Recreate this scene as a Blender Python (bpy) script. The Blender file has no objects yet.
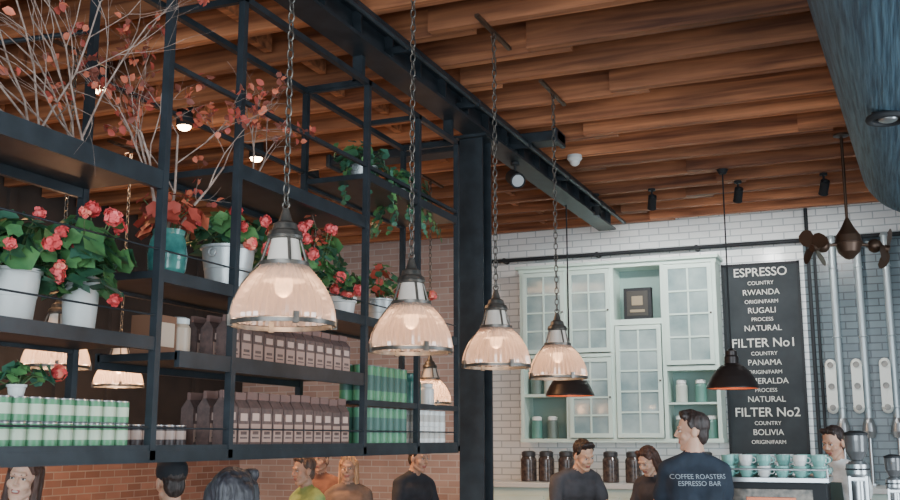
import bpy, math, random
import numpy as np
from mathutils import Vector, Matrix, Euler, noise
random.seed(7)
V=Vector
def lin(c):
    o=[]
    for x in c:
        x=x/255.0
        o.append(x/12.92 if x<=0.04045 else ((x+0.055)/1.055)**2.4)
    return (o[0],o[1],o[2],1)
def new_mat(name):
    m=bpy.data.materials.new(name); m.use_nodes=True
    nt=m.node_tree; b=nt.nodes['Principled BSDF']
    return m,nt,b
def M(name,rgb,rough=.5,metal=0,emit=0,ergb=None,rgb2=None,scale=8,stretch=(1,1,1),bump=0,spec=None,detail=5,lo=.35,hi=.65,sub=0):
    m,nt,b=new_mat(name)
    b.inputs['Base Color'].default_value=lin(rgb)
    b.inputs['Roughness'].default_value=rough
    b.inputs['Metallic'].default_value=metal
    if spec is not None: b.inputs['Specular IOR Level'].default_value=spec
    if sub: b.inputs['Subsurface Weight'].default_value=sub;b.inputs['Subsurface Scale'].default_value=.01
    if emit:
        b.inputs['Emission Color'].default_value=lin(ergb or rgb)
        b.inputs['Emission Strength'].default_value=emit
    if rgb2 or bump:
        tc=nt.nodes.new('ShaderNodeTexCoord'); mp=nt.nodes.new('ShaderNodeMapping')
        mp.inputs['Scale'].default_value=stretch
        n=nt.nodes.new('ShaderNodeTexNoise'); n.inputs['Scale'].default_value=scale; n.inputs['Detail'].default_value=detail
        nt.links.new(tc.outputs['Object'],mp.inputs[0]); nt.links.new(mp.outputs[0],n.inputs[0])
        if rgb2:
            r=nt.nodes.new('ShaderNodeValToRGB')
            r.color_ramp.elements[0].position=lo; r.color_ramp.elements[1].position=hi
            r.color_ramp.elements[0].color=lin(rgb); r.color_ramp.elements[1].color=lin(rgb2)
            nt.links.new(n.outputs[0],r.inputs[0]); nt.links.new(r.outputs[0],b.inputs['Base Color'])
        if bump:
            bp=nt.nodes.new('ShaderNodeBump'); bp.inputs['Strength'].default_value=bump; bp.inputs['Distance'].default_value=.02
            nt.links.new(n.outputs[0],bp.inputs['Height']); nt.links.new(bp.outputs[0],b.inputs['Normal'])
    return m
def brick_mat(name,c1,c2,mort,plane='xz',bw=.22,bh=.075,rough=.3,bump=.4,msize=.006,var=.35):
    m,nt,b=new_mat(name)
    tc=nt.nodes.new('ShaderNodeTexCoord'); s=nt.nodes.new('ShaderNodeSeparateXYZ'); c=nt.nodes.new('ShaderNodeCombineXYZ')
    nt.links.new(tc.outputs['Object'],s.inputs[0])
    nt.links.new(s.outputs['X' if plane[0]=='x' else 'Y'],c.inputs[0]); nt.links.new(s.outputs['Z'],c.inputs[1])
    br=nt.nodes.new('ShaderNodeTexBrick')
    br.inputs['Color1'].default_value=lin(c1);br.inputs['Color2'].default_value=lin(c2);br.inputs['Mortar'].default_value=lin(mort)
    br.inputs['Scale'].default_value=1;br.inputs['Mortar Size'].default_value=msize
    br.inputs['Brick Width'].default_value=bw;br.inputs['Row Height'].default_value=bh
    nt.links.new(c.outputs[0],br.inputs['Vector'])
    n=nt.nodes.new('ShaderNodeTexNoise');n.inputs['Scale'].default_value=3
    mx=nt.nodes.new('ShaderNodeMixRGB');mx.blend_type='MULTIPLY';mx.inputs[0].default_value=var
    nt.links.new(tc.outputs['Object'],n.inputs[0]);nt.links.new(br.outputs[0],mx.inputs[1]);nt.links.new(n.outputs[0],mx.inputs[2])
    nt.links.new(mx.outputs[0],b.inputs['Base Color'])
    bp=nt.nodes.new('ShaderNodeBump');bp.invert=True;bp.inputs['Strength'].default_value=bump;bp.inputs['Distance'].default_value=.01
    nt.links.new(br.outputs['Fac'],bp.inputs['Height']);nt.links.new(bp.outputs[0],b.inputs['Normal'])
    b.inputs['Roughness'].default_value=rough
    return m
def wood_mat(name,dark,light,axis=0,island=True,rough=.65):
    m,nt,b=new_mat(name)
    tc=nt.nodes.new('ShaderNodeTexCoord'); mp=nt.nodes.new('ShaderNodeMapping')
    sc=[14,14,14]; sc[axis]=.7
    mp.inputs['Scale'].default_value=sc
    nt.links.new(tc.outputs['Object'],mp.inputs[0])
    n=nt.nodes.new('ShaderNodeTexNoise');n.inputs['Scale'].default_value=1.3;n.inputs['Detail'].default_value=8;n.inputs['Distortion'].default_value=.6
    nt.links.new(mp.outputs[0],n.inputs[0])
    r=nt.nodes.new('ShaderNodeValToRGB');r.color_ramp.elements[0].position=.3;r.color_ramp.elements[1].position=.7
    r.color_ramp.elements[0].color=lin(dark);r.color_ramp.elements[1].color=lin(light)
    nt.links.new(n.outputs[0],r.inputs[0])
    g=nt.nodes.new('ShaderNodeNewGeometry')
    mr=nt.nodes.new('ShaderNodeMapRange');mr.inputs[3].default_value=.55;mr.inputs[4].default_value=1.15
    nt.links.new(g.outputs['Random Per Island'],mr.inputs[0])
    n2=nt.nodes.new('ShaderNodeTexNoise');n2.inputs['Scale'].default_value=.9;n2.inputs['Detail'].default_value=5
    nt.links.new(tc.outputs['Object'],n2.inputs[0])
    mr2=nt.nodes.new('ShaderNodeMapRange');mr2.inputs[1].default_value=.3;mr2.inputs[2].default_value=.7;mr2.inputs[3].default_value=.6;mr2.inputs[4].default_value=1.2
    nt.links.new(n2.outputs[0],mr2.inputs[0])
    mu=nt.nodes.new('ShaderNodeMath');mu.operation='MULTIPLY';nt.links.new(mr.outputs[0],mu.inputs[0]);nt.links.new(mr2.outputs[0],mu.inputs[1])
    vm=nt.nodes.new('ShaderNodeVectorMath');vm.operation='SCALE'
    nt.links.new(r.outputs[0],vm.inputs[0]);nt.links.new(mu.outputs[0],vm.inputs['Scale'])
    nt.links.new(vm.outputs[0],b.inputs['Base Color'])
    bp=nt.nodes.new('ShaderNodeBump');bp.inputs['Strength'].default_value=.3;bp.inputs['Distance'].default_value=.01
    nt.links.new(n.outputs[0],bp.inputs['Height']);nt.links.new(bp.outputs[0],b.inputs['Normal'])
    b.inputs['Roughness'].default_value=rough
    return m

def frame(d):
    d=V(d).normalized()
    u=V((0,0,1)) if abs(d.z)<.9 else V((1,0,0))
    a=d.cross(u).normalized(); b=d.cross(a).normalized()
    return a,b,d
class MB:
    def __init__(s): s.v=[];s.f=[];s.m=[];s.s=[]
    def add(s,vs,fs,m=0,sm=False):
        o=len(s.v); s.v+= [tuple(x) for x in vs]
        for f in fs: s.f.append(tuple(i+o for i in f)); s.m.append(m); s.s.append(sm)
        return s
    def box(s,c,d,m=0,rot=None,taper=1):
        x,y,z=d[0]/2,d[1]/2,d[2]/2; t=taper
        vs=[V(p) for p in [(-x,-y,-z),(x,-y,-z),(x,y,-z),(-x,y,-z),(-x*t,-y*t,z),(x*t,-y*t,z),(x*t,y*t,z),(-x*t,y*t,z)]]
        if rot is not None: vs=[rot@p for p in vs]
        c=V(c)
        return s.add([p+c for p in vs],[(0,3,2,1),(4,5,6,7),(0,1,5,4),(1,2,6,5),(2,3,7,6),(3,0,4,7)],m)
    def bx(s,x0,x1,y0,y1,z0,z1,m=0): return s.box(((x0+x1)/2,(y0+y1)/2,(z0+z1)/2),(x1-x0,y1-y0,z1-z0),m)
    def cyl(s,p0,p1,r0,r1=None,n=12,m=0,caps=True,sm=True):
        p0=V(p0);p1=V(p1); r1=r0 if r1 is None else r1
        a,b,_=frame(p1-p0); vs=[]
        for p,r in((p0,r0),(p1,r1)):
            for i in range(n):
                t=2*math.pi*i/n; vs.append(p+a*(r*math.cos(t))+b*(r*math.sin(t)))
        s.add(vs,[(i,(i+1)%n,n+(i+1)%n,n+i) for i in range(n)],m,sm)
        if caps: s.add(vs[:n],[tuple(range(n))[::-1]],m); s.add(vs[n:],[tuple(range(n))],m)
        return s
    def lathe(s,o,prof,n=24,m=0,rib=0,sm=True,axis=None,mfun=None):
        o=V(o); a,b,d=(V((1,0,0)),V((0,1,0)),V((0,0,1))) if axis is None else frame(axis)
        vs=[]
        for r,z in prof:
            for i in range(n):
                t=2*math.pi*i/n; rr=r*(1+(rib if i%2 else -rib)); vs.append(o+a*(rr*math.cos(t))+b*(rr*math.sin(t))+d*z)
        for k in range(len(prof)-1):
            mm=m if mfun is None else mfun(k)
            s.add(vs[k*n:(k+2)*n],[(i,(i+1)%n,n+(i+1)%n,n+i) for i in range(n)],mm,sm)
        return s
    def sph(s,c,r,n=12,m=0,rot=None):
        if not hasattr(r,'__len__'): r=(r,r,r)
        c=V(c);k=max(4,n//2);vs=[];fs=[]
        for j in range(1,k):
            ph=math.pi*j/k
            for i in range(n):
                t=2*math.pi*i/n; vs.append(V((r[0]*math.sin(ph)*math.cos(t),r[1]*math.sin(ph)*math.sin(t),r[2]*math.cos(ph))))
        vs.append(V((0,0,r[2])));vs.append(V((0,0,-r[2])))
        T=len(vs)-2
        for j in range(k-2):
            for i in range(n): fs.append((j*n+i,(j+1)*n+i,(j+1)*n+(i+1)%n,j*n+(i+1)%n))
        for i in range(n):
            fs.append((T,i,(i+1)%n)); fs.append((T+1,(k-2)*n+(i+1)%n,(k-2)*n+i))
        if rot is not None: vs=[rot@p for p in vs]
        return s.add([p+c for p in vs],fs,m,True)
    def torus(s,c,R,r,axis=(0,0,1),n=24,k=8,m=0,stretch=1):
        a,b,d=frame(axis);c=V(c);vs=[]
        for i in range(n):
            t=2*math.pi*i/n; dirv=a*math.cos(t)+b*math.sin(t); cc=c+a*(R*math.cos(t)*stretch)+b*(R*math.sin(t))
            for j in range(k):
                q=2*math.pi*j/k; vs.append(cc+dirv*(r*math.cos(q))+d*(r*math.sin(q)))
        return s.add(vs,[(i*k+j,((i+1)%n)*k+j,((i+1)%n)*k+(j+1)%k,i*k+(j+1)%k) for i in range(n) for j in range(k)],m,True)
    def leaf(s,p,d,up,L,W,m=0):
        p=V(p);d=V(d).normalized();side=d.cross(V(up))
        if side.length<1e-3: side=V((1,0,0))
        side.normalize(); nn=side.cross(d)
        pts=[p,p+d*L*.3+side*W*.45+nn*W*.12,p+d*L*.65+side*W*.42+nn*W*.1,p+d*L-nn*L*.12,p+d*L*.65-side*W*.42+nn*W*.1,p+d*L*.3-side*W*.45+nn*W*.12,p+d*L*.5]
        return s.add(pts,[(0,1,6),(1,2,6),(2,3,6),(3,4,6),(4,5,6),(5,0,6)],m,True)
    def rleaf(s,p,nrm,R,m=0):
        a,b,d=frame(nrm);p=V(p);n=12;ph=random.random()*6
        vs=[p-d*R*.12]
        for i in range(n):
            t=2*math.pi*i/n; r=R*(1 if i%2 else .86)*(.6 if i==0 else 1)
            vs.append(p+a*(r*math.cos(t+ph))+b*(r*math.sin(t+ph))+d*R*.12*math.sin(3*t))
        return s.add(vs,[(0,1+i,1+(i+1)%n) for i in range(n)],m,True)
    def obj(s,name,mats,parent=None,recenter=True,bevel=0):
        vs=[V(v) for v in s.v]; loc=V((0,0,0))
        if parent is None and recenter:
            xs=[v.x for v in vs];ys=[v.y for v in vs];zs=[v.z for v in vs]
            loc=V(((min(xs)+max(xs))/2,(min(ys)+max(ys))/2,min(zs)))
            vs=[v-loc for v in vs]
        me=bpy.data.meshes.new(name); me.from_pydata(vs,[],s.f); 
        if not isinstance(mats,(list,tuple)): mats=[mats]
        for m in mats: me.materials.append(m)
        me.polygons.foreach_set('material_index',s.m); me.polygons.foreach_set('use_smooth',s.s); me.update()
        o=bpy.data.objects.new(name,me); bpy.context.scene.collection.objects.link(o); o.location=loc
        if parent: o.parent=parent
        if bevel:
            b=o.modifiers.new('b','BEVEL');b.width=bevel;b.segments=2;b.limit_method='ANGLE'
        return o
def empty(name,loc=(0,0,0),rz=0):
    e=bpy.data.objects.new(name,None);bpy.context.scene.collection.objects.link(e);e.location=loc;e.rotation_euler=(0,0,rz);e.empty_display_size=.1
    return e
def light(name,kind,loc,power,col=(255,255,255),size=.1,rot=None,parent=None,spot=None,sizey=None):
    l=bpy.data.lights.new(name,kind);l.energy=power;l.color=lin(col)[:3]
    if kind=='AREA':
        l.size=size
        if sizey: l.shape='RECTANGLE';l.size_y=sizey
    else: l.shadow_soft_size=size
    if spot: l.spot_size=spot;l.spot_blend=.6
    o=bpy.data.objects.new(name,l);bpy.context.scene.collection.objects.link(o);o.location=loc
    if rot: o.rotation_euler=rot
    if parent:o.parent=parent
    return o
def text(name,body,loc,size,mat,parent,rot=(math.pi/2,0,0),bold=0,shear=0,sx=1):
    c=bpy.data.curves.new(name,'FONT');c.body=body;c.size=size;c.align_x='CENTER';c.align_y='CENTER';c.extrude=.001;c.offset=bold;c.shear=shear
    c.materials.append(mat);o=bpy.data.objects.new(name,c);bpy.context.scene.collection.objects.link(o)
    o.location=loc;o.rotation_euler=rot;o.scale=(sx,1,1);o.parent=parent
    return o

# ------------------------------------------------ materials
black=M('black_steel',(32,40,46),.45,.2,rgb2=(44,53,60),scale=10)
blackm=M('matte_black',(30,34,38),.7)
chrome=M('brushed_steel',(180,185,188),.28,.85)
iron=M('aged_iron',(80,80,78),.4,.7,rgb2=(122,116,108),scale=25)
bronze=M('bronze',(86,68,56),.4,.6)
copper=M('copper_lining',(190,110,80),.35,.6)
white=M('white_ceramic',(225,228,226),.3)
woodj=wood_mat('joist_wood',(118,68,44),(218,144,98),0)
woodb=wood_mat('ceiling_board_wood',(70,40,28),(140,88,60),0)
tile=brick_mat('white_tile',(250,252,251),(242,246,246),(192,199,202),'xz',var=.08,rough=.2)
tiledark=brick_mat('grey_tile',(108,126,132),(94,112,120),(60,70,76),'xz')
brickp=brick_mat('pink_brick',(214,186,174),(192,160,148),(218,208,202),'xz',rough=.8)
brickl=brick_mat('side_wall_brick',(178,134,118),(148,108,94),(178,162,152),'yz',rough=.85)
darkpanel=M('dark_upper_wall',(52,48,47),.7,rgb2=(70,62,58),scale=2)
mint=M('mint_paint',(198,220,210),.45,rgb2=(210,230,220),scale=2)
mintin=M('mint_interior',(138,164,158),.6)
glassp=M('cabinet_glass',(116,140,142),.08,0,rgb2=(172,190,188),scale=2.5)
greenl=[M('leaf_green',(62,110,70),.5,rgb2=(98,146,86),scale=9),M('leaf_dark',(42,82,62),.5,rgb2=(66,108,76),scale=9),M('leaf_teal',(72,120,98),.5)]
pinkf=[M('petal_pink',(238,112,112),.6),M('petal_coral',(242,134,116),.6),M('petal_red',(216,78,80),.6)]
redl=[M('leaf_rust',(166,72,60),.6),M('leaf_orange',(206,112,84),.6),M('leaf_brown',(126,70,58),.6)]
twig=M('twig_bark',(134,114,104),.8,rgb2=(182,162,150),scale=30)
stem=M('stem',(80,106,66),.6)
soil=M('soil',(45,35,30),.9)
tealg=M('teal_glaze',(44,98,96),.15,rgb2=(84,148,140),scale=12)
galv=M('galvanised',(172,180,182),.4,.4,rgb2=(212,218,218),scale=6)

# ------------------------------------------------ room shell
b=MB();b.bx(-7.6,3.6,-3,11.5,-.1,0);b.obj('floor',M('floor_concrete',(112,108,102),.5,rgb2=(138,132,126),scale=2))
b=MB();b.bx(-7.6,3.6,-3,11.5,4.23,4.3);b.obj('ceiling',woodb)
b=MB();b.bx(-4.3,-.72,11.3,11.5,0,4.23,0);b.bx(-7.6,-4.3,11.3,11.5,0,4.23,1);b.bx(-.72,3.6,11.3,11.5,0,3.66,2);b.bx(-.72,3.6,11.3,11.5,3.66,4.23,0);b.obj('wall_back',[tile,brickp,tiledark])
b=MB();b.bx(-7.8,-7.6,-3,11.5,0,1.75,0);b.bx(-7.8,-7.6,-3,11.5,1.75,4.3,1);b.bx(-7.6,-7.54,-3,11.3,1.73,1.81,1)
yy=-2.5
while yy<11.2: b.bx(-7.6,-7.56,yy,yy+.09,1.81,4.2,1);yy+=.75
b.obj('wall_left',[brickl,darkpanel])
b=MB();b.bx(3.6,3.8,-3,11.5,0,4.3);b.obj('wall_right',M('plaster',(200,200,194),.8))
b=MB()
y=11.1
JY=[]
while y>-2.9:
    JY.append(y)
    cuts=[-7.58,-4.9+random.uniform(-.3,.3),-1.1+random.uniform(-1.3,1.3),3.58]
    for i in range(3):
        dy=(.04 if i%2 else -.04)
        b.bx(cuts[i]-(.25 if i else 0),cuts[i+1],y+dy-.036,y+dy+.036,3.95,4.229)
    y-=.48
b.obj('ceiling_joists',woodj)
b=MB()
for k,yy in enumerate(JY[:-1]):
    for xx in (-6.2,-3.4,.9): b.box((xx+(.06 if k%2 else -.06),yy-.24,4.1),(.05,.4,.2))
b.obj('joist_bridging',woodj)
b=MB()
b.bx(-2.69,-2.51,-2.9,10.5,3.75,3.77);b.bx(-2.69,-2.51,-2.9,10.5,3.93,3.95);b.bx(-2.607,-2.593,-2.9,10.5,3.77,3.93)
for i in range(34): b.bx(-2.66,-2.54,-2.8+i*.4,-2.785+i*.4,3.77,3.93)
b.cyl((-2.44,-2.9,3.84),(-2.44,10.6,3.84),.018,n=8);
for i in range(12): b.bx(-2.6,-2.42,-2.5+i*1.1,-2.47+i*1.1,3.82,3.86)
b.obj('steel_ceiling_beam',black)
b=MB();b.bx(-2.74,-2.56,6.72,6.735,0,3.73);b.bx(-2.74,-2.56,6.885,6.9,0,3.73);b.bx(-2.66,-2.64,6.735,6.885,0,3.73);b.bx(-2.78,-2.52,6.68,6.94,3.73,3.75);b.bx(-2.78,-2.52,6.68,6.94,0,.02);b.obj('steel_column',black)
b=MB();b.bx(-4.2,-2.2,7.4,7.6,3.86,3.94);b.bx(-4.22,-4.18,7.38,7.62,3.84,3.95);b.bx(-2.24,-2.2,7.38,7.62,3.84,3.95);b.obj('ventilation_duct',black,bevel=.01)
b=MB();b.cyl((-4.2,11.2,3.63),(3.4,11.2,3.63),.022,n=10)
for i in range(7): b.cyl((-4.0+i*1.1,11.3,3.63),(-4.0+i*1.1,11.18,3.63),.03,n=10)
b.obj('water_pipe',blackm)

# ------------------------------------------------ blue soffit
b=MB();secs=[]
ys=[1.0+i*.3 for i in range(25)]+[8.4,8.6,8.75,8.86,8.94,9.0,9.03]
for yy in ys:
    xl=-.23+.2*max(0,(yy-4.3))/4.8
    if yy>8.2: xl+= .75*(1-math.sqrt(max(0,1-((yy-8.2)/.83)**2)))
    P=[(1.7,3.94),(1.7,3.27)]
    for q in range(0,10):
        t=q/9*math.pi/2; P.append((xl+.34-.34*math.sin(t),3.57-.3*math.cos(t)))
    P.append((xl,3.94)); secs.append([(x,yy,z) for x,z in P])
n=len(secs[0]);vs=[p for s_ in secs for p in s_]
b.add(vs,[(i*n+j,i*n+j+1,(i+1)*n+j+1,(i+1)*n+j) for i in range(len(secs)-1) for j in range(n-1)],0,True)
b.add(secs[-1],[tuple(range(n))],0);b.add(secs[0],[tuple(range(n))[::-1]],0)
b.obj('curved_ceiling_soffit',M('blue_stained_panel',(40,64,82),.55,0,rgb2=(84,116,134),scale=2.2,stretch=(30,1.0,30),bump=.6,detail=8))
e=empty('recessed_downlight',(.1,5.75,3.27))
b=MB();b.torus((0,0,-.008),.095,.018,n=28);b.cyl((0,0,-.004),(0,0,.03),.08,n=24,m=0);b.obj('trim_ring',[blackm],e)
b=MB();b.sph((0,0,-.012),(.05,.05,.018),n=16);b.obj('lens',chrome,e)

# ------------------------------------------------ prismatic pendants
m,nt,pb=new_mat('prismatic_glass');nt.nodes.remove(pb);out=nt.nodes['Material Output']
tr=nt.nodes.new('ShaderNodeBsdfTranslucent');tr.inputs[0].default_value=lin((244,222,206))
di=nt.nodes.new('ShaderNodeBsdfDiffuse');di.inputs[0].default_value=lin((218,200,190))
gl=nt.nodes.new('ShaderNodeBsdfGlossy');gl.inputs['Roughness'].default_value=.12
tp=nt.nodes.new('ShaderNodeBsdfTransparent');tp.inputs[0].default_value=lin((236,226,218))
def mix(a,b_,f):
    x=nt.nodes.new('ShaderNodeMixShader');x.inputs[0].default_value=f;nt.links.new(a,x.inputs[1]);nt.links.new(b_,x.inputs[2]);return x.outputs[0]
o1=mix(tr.outputs[0],di.outputs[0],.45);o1=mix(o1,gl.outputs[0],.22);o1=mix(o1,tp.outputs[0],.36)
nt.links.new(o1,out.inputs[0]);glassd=m
bulbm=M('warm_bulb',(255,225,190),.4,emit=5,ergb=(255,205,160))
encr=M('enamel_cream',(224,214,202),.4);refl=M('reflector',(235,232,226),.4)
def chain2(b,z0,z1):
    n=int((z1-z0)/.037);st=(z1-z0)/n;k=5;N=10
    for i in range(n):
        zc=z0+st*(i+.5);vs=[]
        for a in range(N):
            t=2*math.pi*a/N;u=.012*math.cos(t);w=.0235*math.sin(t)
            for j in range(k):
                q=2*math.pi*j/k;rr=.0036*math.cos(q);ss=.0036*math.sin(q)
                uu=u+rr*math.cos(t);ww=w+rr*math.sin(t)
                vs.append((uu,ss,zc+ww) if i%2 else (ss,uu,zc+ww))
        b.add(vs,[(a*k+j,((a+1)%N)*k+j,((a+1)%N)*k+(j+1)%k,a*k+(j+1)%k) for a in range(N) for j in range(k)],0,True)
def pendant(x,y,z,top=3.97,pw=4,bar=True):
    e=empty('glass_pendant_lamp',(x,y,z))
    b=MB()
    prof=[(.186,.02),(.186,.035),(.182,.06),(.174,.088),(.161,.118),(.145,.147),(.125,.175),(.105,.198),(.09,.215),(.082,.225)]
    b.lathe((0,0,0),prof,n=84,rib=.024,sm=False);b.obj('ribbed_glass_shade',glassd,e)
    b=MB()
    b.lathe((0,0,0),[(.184,.0),(.192,.0),(.192,.015),(.184,.017),(.184,0)],n=48)
    b.lathe((0,0,0),[(.08,.218),(.09,.218),(.09,.232),(.08,.234),(.08,.218)],n=32)
    for i in range(4):
        t=math.pi/4+i*math.pi/2;c,s_=math.cos(t),math.sin(t)
        b.cyl((.086*c,.086*s_,.225),(.055*c,.055*s_,.325),.006,n=6)
        b.box((.19*c,.19*s_,.015),(.02,.02,.04),rot=Matrix.Rotation(t,3,'Z'))
        pp=[(.194,.03),(.182,.085),(.152,.147),(.112,.2),(.092,.226)]
        if i%2==0:
            for a in range(4): b.cyl((pp[a][0]*c,pp[a][0]*s_,pp[a][1]),(pp[a+1][0]*c,pp[a+1][0]*s_,pp[a+1][1]),.003,n=5)
    b.lathe((0,0,0),[(.001,.318),(.062,.318),(.066,.328),(.06,.345),(.048,.352),(.042,.375),(.026,.385),(.018,.41),(.012,.43),(.001,.432)],n=28)
    b.torus((0,0,.445),.014,.004,axis=(0,1,0),n=14,k=6)
    b.obj('metal_gallery',iron,e)
    b=MB();b.lathe((0,0,0),[(.001,.316),(.05,.316),(.054,.29),(.06,.26),(.064,.236),(.001,.236)],n=28);b.obj('socket_housing',encr,e)
    b=MB();b.sph((0,0,.15),(.035,.035,.045),n=16);b.cyl((0,0,.18),(0,0,.236),.018,n=12);b.obj('bulb',bulbm,e)
    b=MB();b.lathe((0,0,0),[(.03,.236),(.06,.21),(.075,.17),(.078,.165)],n=24);b.obj('inner_reflector',refl,e)
    b=MB();chain2(b,.45,top-z);b.obj('chain',iron,e)
    if bar:
        b=MB();b.box((0,0,top-z+.004),(.025,.56,.018));b.cyl((0,0,top-z-.04),(0,0,top-z),.012,n=8)
        b.cyl((0,0,top-z-.02),(.02,-.1,top-z-.06),.004,n=5);b.cyl((.02,-.1,top-z-.06),(.012,0,top-z-.22),.004,n=5)
        b.obj('mounting_bar',bronze,e)
    light('pendant_light','POINT',(0,0,.08),pw,(255,205,160),.05,parent=e)
for yy in (3.19,4.285,5.41,6.58): pendant(-1.985,yy,1.985 if yy>3.3 else 1.995,3.936)
pendant(-4.45,4.7,2.0,3.936,12);pendant(-3.75,8.5,1.9,3.936,12);pendant(-5.6,6.6,2.0,3.936,14)
de=M('dark_enamel',(54,48,47),.35,.3)
def dpend(x,y,z):
    e=empty('dark_pendant_lamp',(x,y,z))
    b=MB();b.lathe((0,0,0),[(.215,0),(.22,.0),(.222,.012),(.205,.05),(.18,.1),(.145,.15),(.11,.185),(.085,.2),(.062,.215),(.06,.27),(.05,.285),(.05,.32),(.03,.33),(.012,.345),(.001,.346)],n=40)
    b.obj('shade',de,e)
    b=MB();b.lathe((0,0,0),[(.213,.002),(.198,.05),(.172,.1),(.138,.145),(.1,.18),(.001,.19)],n=40);b.obj('copper_lining',copper,e)
    b=MB();b.sph((0,0,.1),.035,n=12);b.cyl((0,0,.12),(0,0,.19),.015,n=8);b.obj('bulb',bulbm,e)
    b=MB();b.cyl((0,0,.34),(0,0,3.95-z),.007,n=6);b.lathe((0,0,3.95-z),[(.001,-.04),(.03,-.04),(.05,-.005),(.05,0)],n=16);b.obj('suspension_cord',blackm,e)
    light('pendant_light','POINT',(0,0,.03),5,(255,200,150),.04,parent=e)
dpend(-1.22,9.18,2.02);dpend(-2.66,9.18,1.98)

# ------------------------------------------------ hanging shelf rack
XF,XB=-2.6,-3.0
b=MB();PY=[1.51,3.26,3.77,5.01,5.70,6.33];t=.016
for py in PY:
    for X in (XF,XB):
        if X==XB and py in(3.77,5.70): continue
        b.bx(X-t,X+t,py-t,py+t,1.52,3.6)
    for z in (1.545,3.585): b.bx(XB,XF,py-.012,py+.012,z-.015,z+.015)
for X in (XF,XB):
    b.bx(X-t,X+t,1.49,6.35,3.57,3.6); b.bx(X-t,X+t,1.49,6.35,1.52,1.555)
    b.bx(X-.01,X+.01,3.26,6.33,3.09,3.11)
for py in (1.51,3.26,5.01,6.33): b.bx(-2.69,-2.63,py-.02,py+.02,3.6,3.75); b.bx(-3.0,-2.63,py-.02,py+.02,3.58,3.61)
def shelf(y0,y1,z,th=.03,lip=.045):
    b.bx(XB,XF,y0,y1,z-th,z)
    for X in (XF,XB): b.bx(X-.012,X+.012,y0,y1,z-lip,z+.006)
shelf(1.5,3.26,2.64,.03,.07);shelf(1.5,3.26,1.98);shelf(1.5,6.33,1.57,.03,.06)
shelf(3.77,5.01,2.8,.03,.06);shelf(3.26,6.33,2.25);shelf(3.4,5.01,1.94,.03,.06);shelf(5.01,6.33,3.06)
shelf(5.01,6.33,1.80,.015,.025)
for z in (1.64,2.07,2.33): b.cyl((XF+.005,1.5,z),(XF+.005,6.3 if z!=2.07 else 3.26,z),.004,n=5)
b.cyl((XB-.5,3.2,3.3),(XB,3.26,3.3),.012,n=6)
b.obj('hanging_shelf_rack',black)
def cans(name,y0,y1,z,rows,deep,r,h,mats,x0=-2.66):
    b=MB();n=int((y1-y0)/(2*r+.004))
    for k in range(rows):
        for d in range(deep):
            for i in range(n):
                x=x0-d*(2*r+.006);yy=y0+r+i*(2*r+.004);zz=z+k*(h+.001)
                b.lathe((x,yy,zz),[(.001,0),(r*.96,0),(r,.004),(r,h*.25),(r,h*.3),(r,h*.72),(r,h*.78),(r,h-.005),(r*.97,h),(r*.9,h),(r*.88,h-.003),(.001,h-.003)],n=14,mfun=lambda q:(1 if q==4 else(0 if q in(2,3,5,6) else 2)))
    b.obj(name,mats)
gcan=M('can_green',(86,146,108),.4);wlab=M('can_label',(190,208,184),.5)
cans('green_tea_tins',1.75,3.22,1.571,2,2,.034,.083,[gcan,wlab,chrome])
cans('small_jam_tins',3.3,3.74,1.571,1,2,.034,.085,[M('can_dark',(70,62,64),.4),M('can_red',(190,170,160),.5),chrome],x0=-2.8)
cans('tall_green_tins',5.05,5.66,1.571,1,2,.04,.2,[M('can_green_deep',(84,140,108),.4),M('can_label2',(64,104,96),.5),chrome])
cans('tall_green_tins',5.05,5.66,1.802,1,2,.04,.2,[gcan,M('can_label3',(64,104,96),.5),chrome])
cans('paper_cup_stack',5.8,6.25,1.571,2,2,.04,.1,[white,M('cup_band',(190,190,184),.5),white])
def bags(name,y0,y1,z,h,x0=-2.64,w=.088):
    b=MB();n=int((y1-y0)/(w+.006))
    for d in range(3):
        for i in range(n):
            cy=y0+w/2+i*(w+.006);x=x0-.035-d*.085;hh=h*random.uniform(.97,1.02)
            x1=x+.033;xb=x-.033;ya,yb=cy-w/2,cy+w/2
            zt=z+hh*.86
            vs=[(xb,ya,z),(x1,ya,z),(x1,yb,z),(xb,yb,z),(xb,ya,z+hh*.7),(x1,ya,z+hh*.7),(x1,yb,z+hh*.7),(xb,yb,z+hh*.7),(x-.008,ya+.004,zt),(x+.008,ya+.004,zt),(x+.008,yb-.004,zt),(x-.008,yb-.004,zt)]
            b.add(vs,[(0,3,2,1),(0,1,5,4),(1,2,6,5),(2,3,7,6),(3,0,4,7),(4,5,9,8),(5,6,10,9),(6,7,11,10),(7,4,8,11)],0)
            b.box((x+.004,cy,z+hh*.93),(.018,w*.94,hh*.14),3)
            b.bx(x1,x1+.0015,cy-w*.42,cy+w*.42,z+hh*.06,z+hh*.4,1)
            b.bx(x1,x1+.0018,cy-w*.3,cy+w*.3,z+hh*.46,z+hh*.6,2)
            b.box((x1+.002,cy,z+hh*.23),(.002,w*.5,hh*.06),0)
            b.box((x1+.002,cy,z+hh*.14),(.002,w*.6,hh*.03),0)
    b.obj(name,[M('bag_black',(84,70,68),.5,rgb2=(106,86,82),scale=40),M('bag_label',(172,144,132),.6),M('bag_badge',(200,174,162),.6),M('bag_fold',(120,94,88),.6)])
bags('coffee_bags',3.81,4.97,1.571,.235);bags('coffee_bags',3.81,4.97,1.941,.2)

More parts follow.
